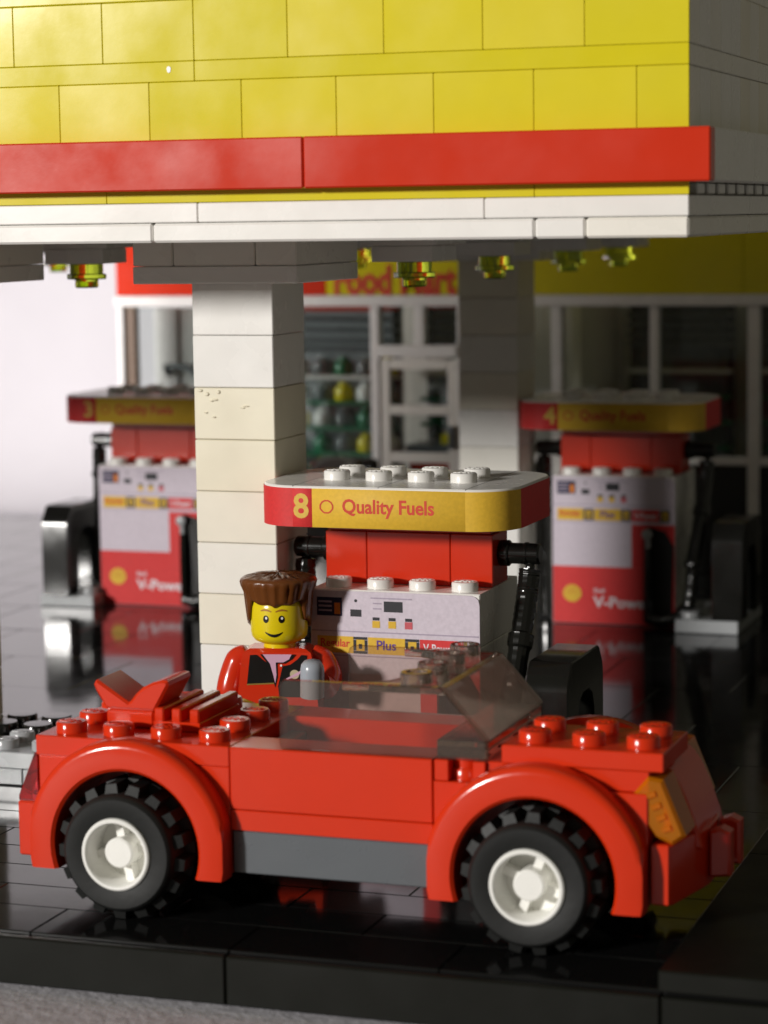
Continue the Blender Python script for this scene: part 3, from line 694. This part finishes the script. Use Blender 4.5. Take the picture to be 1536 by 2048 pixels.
# roof bar with concave ends
rbar = [(7.1, .21), (8.08, .21), (8.08, 3.79), (7.1, 3.79)]
ins = [(7.1-.9*(1-math.sin(R(a))), .21+.75*(1-math.cos(R(a)))) for a in (0, 20, 40, 60, 80)]
bar = ins+[(7.08, 1.0), (7.08, 3.0)]+[(x_, 4-y_) for x_, y_ in ins[::-1]]+[(8.09, 3.79), (8.09, .21)]
rb = G().prism(bar, 'z', WT-.16, WT-.002, .02).build('roof_bar', 'smokeglass', ws)
for i in range(4): G().lathe([(.3, 0), (.3, .18), (.28, .2), (.21, .2), (.2, .06), (.2, -.02)], 24, 'z', (7.55, .5+i, WT+.0), True).build('stud', 'smokeglass', ws)
G().box(8.02, 9.0, .21, 3.79, WB, cz(-9.0), .02).build('base_bar', 'smokeglass', ws)
for i in range(4): G().lathe([(.24, 0), (.24, .2), (0, .2)], 18, 'z', (8.5, .5+i, WB-.2)).build('base_stud', 'carred', ws)
# seat and wheel inside
G().box(4.5, 5.6, 1.1, 2.9, cz(-10.59), cz(-10.2), .03).box(4.1, 4.45, 1.1, 2.9, cz(-10.59), cz(-9.6), .03).build('seat', 'dgrey', car)
# wheels
TYRE = None
def tyre_geo():
    g = G().lathe([(.70, .02), (.74, 0), (1.04, 0), (1.09, .04), (1.13, .12), (1.15, 1.28), (1.09, 1.36), (1.04, 1.4), (.74, 1.4), (.70, 1.38)], 60, 'y', (0, 0, 0), True)
    for row in range(2):
        for i in range(17):
            a = 2*math.pi*(i+.5*row)/17; wd = .125
            y0, y1 = ((.2, .76) if row == 0 else (.68, 1.24))
            pts = []
            for (r_, hw) in ((1.1, wd*1.1), (1.3, wd*.85)):
                for s_, yy in ((-1, y0+(.05 if r_ > 1.2 else -.02)), (1, y0+(.05 if r_ > 1.2 else -.02)), (1, y1), (-1, y1)):
                    t_ = s_*hw; pts.append((r_*math.cos(a)-t_*math.sin(a), yy, r_*math.sin(a)+t_*math.cos(a)))
            g.add(pts, [(0, 1, 2, 3), (4, 5, 6, 7), (0, 1, 5, 4), (1, 2, 6, 5), (2, 3, 7, 6), (3, 0, 4, 7)])
    return g
def rim_geo():
    g = G().lathe([(.705, .04), (.69, -.03), (.66, -.055), (.62, -.05), (.59, 0), (.57, .62), (.02, .66), (.02, .72), (.70, .72)], 48, 'y', (0, 0, 0), True)
    g.lathe([(.29, .66), (.29, .14), (.26, .11), (0, .105)], 28, 'y')
    for k in range(4):
        a = R(20+90*k); c, s_ = math.cos(a), math.sin(a); vv = []
        for r_ in (.2, .6):
            for t_ in (-.08, .08):
                for yy in (.36, .66): vv.append((r_*c-t_*s_, yy, r_*s_+t_*c))
        g.add(vv, [(0, 1, 3, 2), (4, 5, 7, 6), (0, 2, 6, 4), (1, 3, 7, 5), (0, 1, 5, 4), (2, 3, 7, 6)])
    return g
tg, rg = tyre_geo(), rim_geo()
wt = None
for cx_, near, rot in ((2, 1, 8), (10, 1, 40), (2, 0, 0), (10, 0, 20)):
    wh = link('wheel', None, car, (cx_, -.82 if near else 4.82, HUBZ)); wh.empty_display_size = .005
    wh.rotation_euler = (0, R(rot), 0 if near else math.pi)
    if wt is None:
        a = tg.build('tyre', 'rubber', wh, angle=28); b_ = rg.build('rim', 'rim', wh, angle=35); wt = (a.data, b_.data)
    else:
        link('tyre', wt[0], wh); link('rim', wt[1], wh)
for cx_ in (2, 10): G().cyl((cx_, -.2, HUBZ), .2, 4.4, 'y', 14, .02).build('axle', 'dgrey', car)

# ------------------------------------------------------------------ toy figure by pump 8
fig = thing('toy_figure', 'toy figure with brown hair and red open jacket standing beside pump 8', 'toy figure', (-10.4, 4.95, ZF+.005), R(13))
# legs
for sx in (-1, 1):
    G().box(min(0, sx*.98)+(.02 if sx > 0 else 0), max(0, sx*.98)-(.02 if sx < 0 else 0), -.48, .45, .02, 1.62, .05).box(min(sx*.02, sx*.96), max(sx*.02, sx*.96), -.66, -.4, .02, .42, .05).build('leg', 'black', fig)
G().box(-.97, .97, -.47, .47, 1.63, 1.92, .05).build('hips', 'black', fig)
# torso: tapered block
v = []
for zz, hw, hd in ((1.93, .96, .49), (3.35, .80, .49), (3.50, .76, .45), (3.58, .62, .36)):
    v += [(-hw, -hd, zz), (hw, -hd, zz), (hw, hd, zz), (-hw, hd, zz)]
f = [(0, 1, 2, 3), (12, 13, 14, 15)]
for k in range(3):
    for i in range(4): j = (i+1) % 4; f.append((k*4+i, k*4+j, k*4+4+j, k*4+4+i))
me_ = G().add(v, f); torso = me_.build('torso', 'red', fig, angle=20)
def prt(name, mat, polys, yy):
    g = G()
    for p in polys: g.prism(p, 'y', yy-.004, yy)
    g.build(name, mat, torso)
FY = -.491
prt('jacket_panel', 'ink', [[(-.60, 3.45), (-.46, 3.46), (-.19, 3.26), (-.07, 2.82), (-.68, 2.79)], [(.56, 3.46), (.67, 3.45), (.78, 2.5), (.05, 2.5), (.02, 2.75), (.13, 3.2), (.31, 3.24), (.47, 3.36)]], FY)
prt('shirt_outline', 'ink', [[(-.37, 3.47), (.42, 3.47), (.36, 3.36), (.2, 3.26), (.02, 3.26), (.02, 2.95), (-.04, 2.72), (-.1, 2.95), (-.2, 3.26)]], FY-.003)
prt('shirt', 'shirt', [[(-.31, 3.47), (.34, 3.47), (.28, 3.36), (.15, 3.29), (-.02, 3.29), (-.01, 3.0), (-.04, 2.82), (-.08, 3.0), (-.15, 3.26)]], FY-.008)
prt('hem', 'gold', [[(-.68, 2.80), (-.07, 2.83), (-.065, 2.8), (-.68, 2.77)]], FY-.008)
prt('popper', 'eyewhite', [[(.10+.025*math.cos(a*.7), 3.22+.025*math.sin(a*.7)) for a in range(9)]], FY-.012)
prt('badge_planet', 'cream_print', [[(.40+.105*math.cos(a*R(20)), 3.02+.105*math.sin(a*R(20))) for a in range(18)]], FY-.012)
prt('badge_swoosh', 'shirt', [[(.20, 2.92), (.24, 2.90), (.48, 3.0), (.60, 3.1), (.62, 3.15), (.45, 3.06)]], FY-.017)
prt('badge_arrow', 'red', [[(.58, 3.07), (.69, 3.14), (.66, 3.03), (.61, 3.0)]], FY-.022)
# arms: tapered bent tubes
def arm(path, rad, nm='arm'):
    P = [Vector(p) for p in path]; n = 8; pts = []; rr = []
    for i in range(len(P)-1):
        for k in range(n):
            q = k/n; p0 = P[max(i-1, 0)]; p3 = P[min(i+2, len(P)-1)]; a, b = P[i], P[i+1]
            pts.append(.5*((2*a)+(b-p0)*q+(2*p0-5*a+4*b-p3)*q*q+(3*a-p0-3*b+p3)*q**3)); rr.append(rad[i]+(rad[i+1]-rad[i])*q)
    pts.append(P[-1]); rr.append(rad[-1])
    return G().tube(pts, rr, 18).build(nm, 'red', fig, angle=60)
arm([(-.72, 0, 3.42), (-.94, 0, 3.25), (-1.1, -.03, 2.8), (-1.16, -.18, 2.4), (-1.16, -.5, 2.1)], [.2, .30, .31, .3, .27])
arm([(.70, 0, 3.42), (.93, .02, 3.26), (1.10, -.08, 2.92), (1.06, -.35, 2.72), (.98, -.66, 2.86)], [.2, .30, .31, .3, .25])
def hand(loc, rot, wrist):
    g = G(); n = 24; vv = []; ff = []; hp = ((.27, -.46), (.27, .16), (.25, .27), (.19, .345), (.1, .375), (.02, .38), (.02, -.46)); m = len(hp)
    for i in range(n+1):
        a = R(22+316*i/n)
        for r_, h in hp: vv.append((r_*math.cos(a), r_*math.sin(a), h))
    for i in range(n):
        for k in range(m): l = (k+1) % m; ff.append((i*m+k, (i+1)*m+k, (i+1)*m+l, i*m+l))
    ff += [tuple(range(m)), tuple(range(n*m, n*m+m))]
    g.add(vv, ff); g.tube([(wrist[0]*.4, wrist[1]*.4, wrist[2]*.4), wrist], .16, 12)
    o = g.build('hand', 'hand', fig, loc, angle=50); o.rotation_euler = rot; return o
hand((.86, -.92, 3.06), (R(8), 0, R(18)), (.02, .42, -.22)); hand((-1.16, -.85, 1.95), (R(-20), 0, R(0)), (0, .45, .15))
# head
head = G().lathe([(.36, 3.56), (.36, 3.66), (.42, 3.68), (.55, 3.74), (.62, 3.83), (.64, 3.95), (.64, 4.5), (.62, 4.62), (.54, 4.72), (.4, 4.76), (0, 4.76)], 48).build('head', 'skin', fig, angle=60)
def on_face(name, mat, pts, off=.006):
    v = [(0, 0)]
    c = (sum(p[0] for p in pts)/len(pts), sum(p[1] for p in pts)/len(pts)); q = [c]+pts
    def m3(p): a = p[0]/.64; return ((.64+off)*math.sin(a), -(.64+off)*math.cos(a), p[1])
    g = G().add([m3(p) for p in q], [(0, i+1, (i+1) % len(pts)+1) for i in range(len(pts))]); g.build(name, mat, head)
def strip(name, mat, mid, half, off=.006):
    v = []
    for (x_, z_), h in zip(mid, half):
        a = x_/.64
        for s_ in (1, -1): v.append(((.64+off)*math.sin(a), -(.64+off)*math.cos(a), z_+s_*h))
    G().add(v, [(2*i, 2*i+2, 2*i+3, 2*i+1) for i in range(len(mid)-1)]).build(name, mat, head)
HX = -.03
for sx in (-1, 1):
    ex = HX+sx*.178
    on_face('eye', 'ink', [(ex+.068*math.cos(R(20*i)), 4.28+.085*math.sin(R(20*i))) for i in range(18)])
    on_face('eye_glint', 'eyewhite', [(ex+.012+.026*math.cos(R(40*i)), 4.305+.03*math.sin(R(40*i))) for i in range(9)], .010)
    strip('eyebrow', 'brow', [(ex-.13+.26*q, 4.455+.03*math.sin(math.pi*q)-.012*sx*(.5-q)) for q in [i/8 for i in range(9)]], [.012+.01*math.sin(math.pi*i/8) for i in range(9)])
strip('mouth', 'ink', [(HX-.2+.4*q, 3.985-.075*math.sin(math.pi*q)) for q in [i/12 for i in range(13)]], [.012+.022*math.sin(math.pi*i/12) for i in range(13)])
# hair: flared flat-top with locks
n = 96; v = []; f = []; ringn = 0
def hb(a):                                        # height of the hair's lower edge round the head (0 = face)
    d = abs((a+math.pi) % (2*math.pi)-math.pi)
    if d < .95: return 4.53+.11*(d/.95)**.6+.02*math.sin(d*9)
    if d < 1.35: return 4.62-.42*min(1, (d-.95)/.18)
    return 4.18-.2*min(1, (d-1.35)/.5)
prof = []
for i in range(n):
    a = 2*math.pi*i/n; ca, sa = math.sin(a), -math.cos(a)
    z0 = hb(a); lock = .012*math.sin(a*23+1.3)+.008*math.sin(a*41)
    rows_ = [(.648, z0+.03), (.66, z0), (.70+lock*.4, z0+.02), (.72+lock, z0+(4.82-z0)*.4), (.755+lock*1.5, 4.82), (.815+lock*1.8, 4.98), (.845+lock, 5.07), (.835, 5.115), (.78, 5.16)]
    for k in range(7):
        q = 1-(k+1)/8
        rows_.append((.78*q, 5.16+.075*(1-q*q)+random.uniform(-.022, .026)))
    for r_, h in rows_:
        ex = 1.0
        v.append((r_*ca*1.02, r_*sa*.98-.0, h)); 
m = len(rows_)
for i in range(n):
    j = (i+1) % n
    for k in range(m-1): f.append((i*m+k, j*m+k, j*m+k+1, i*m+k+1))
c0 = len(v); v.append((0, 0, 5.24))
for i in range(n): f.append((i*m+m-1, ((i+1) % n)*m+m-1, c0))
G().add(v, f).build('hair', 'hair', fig, angle=75)
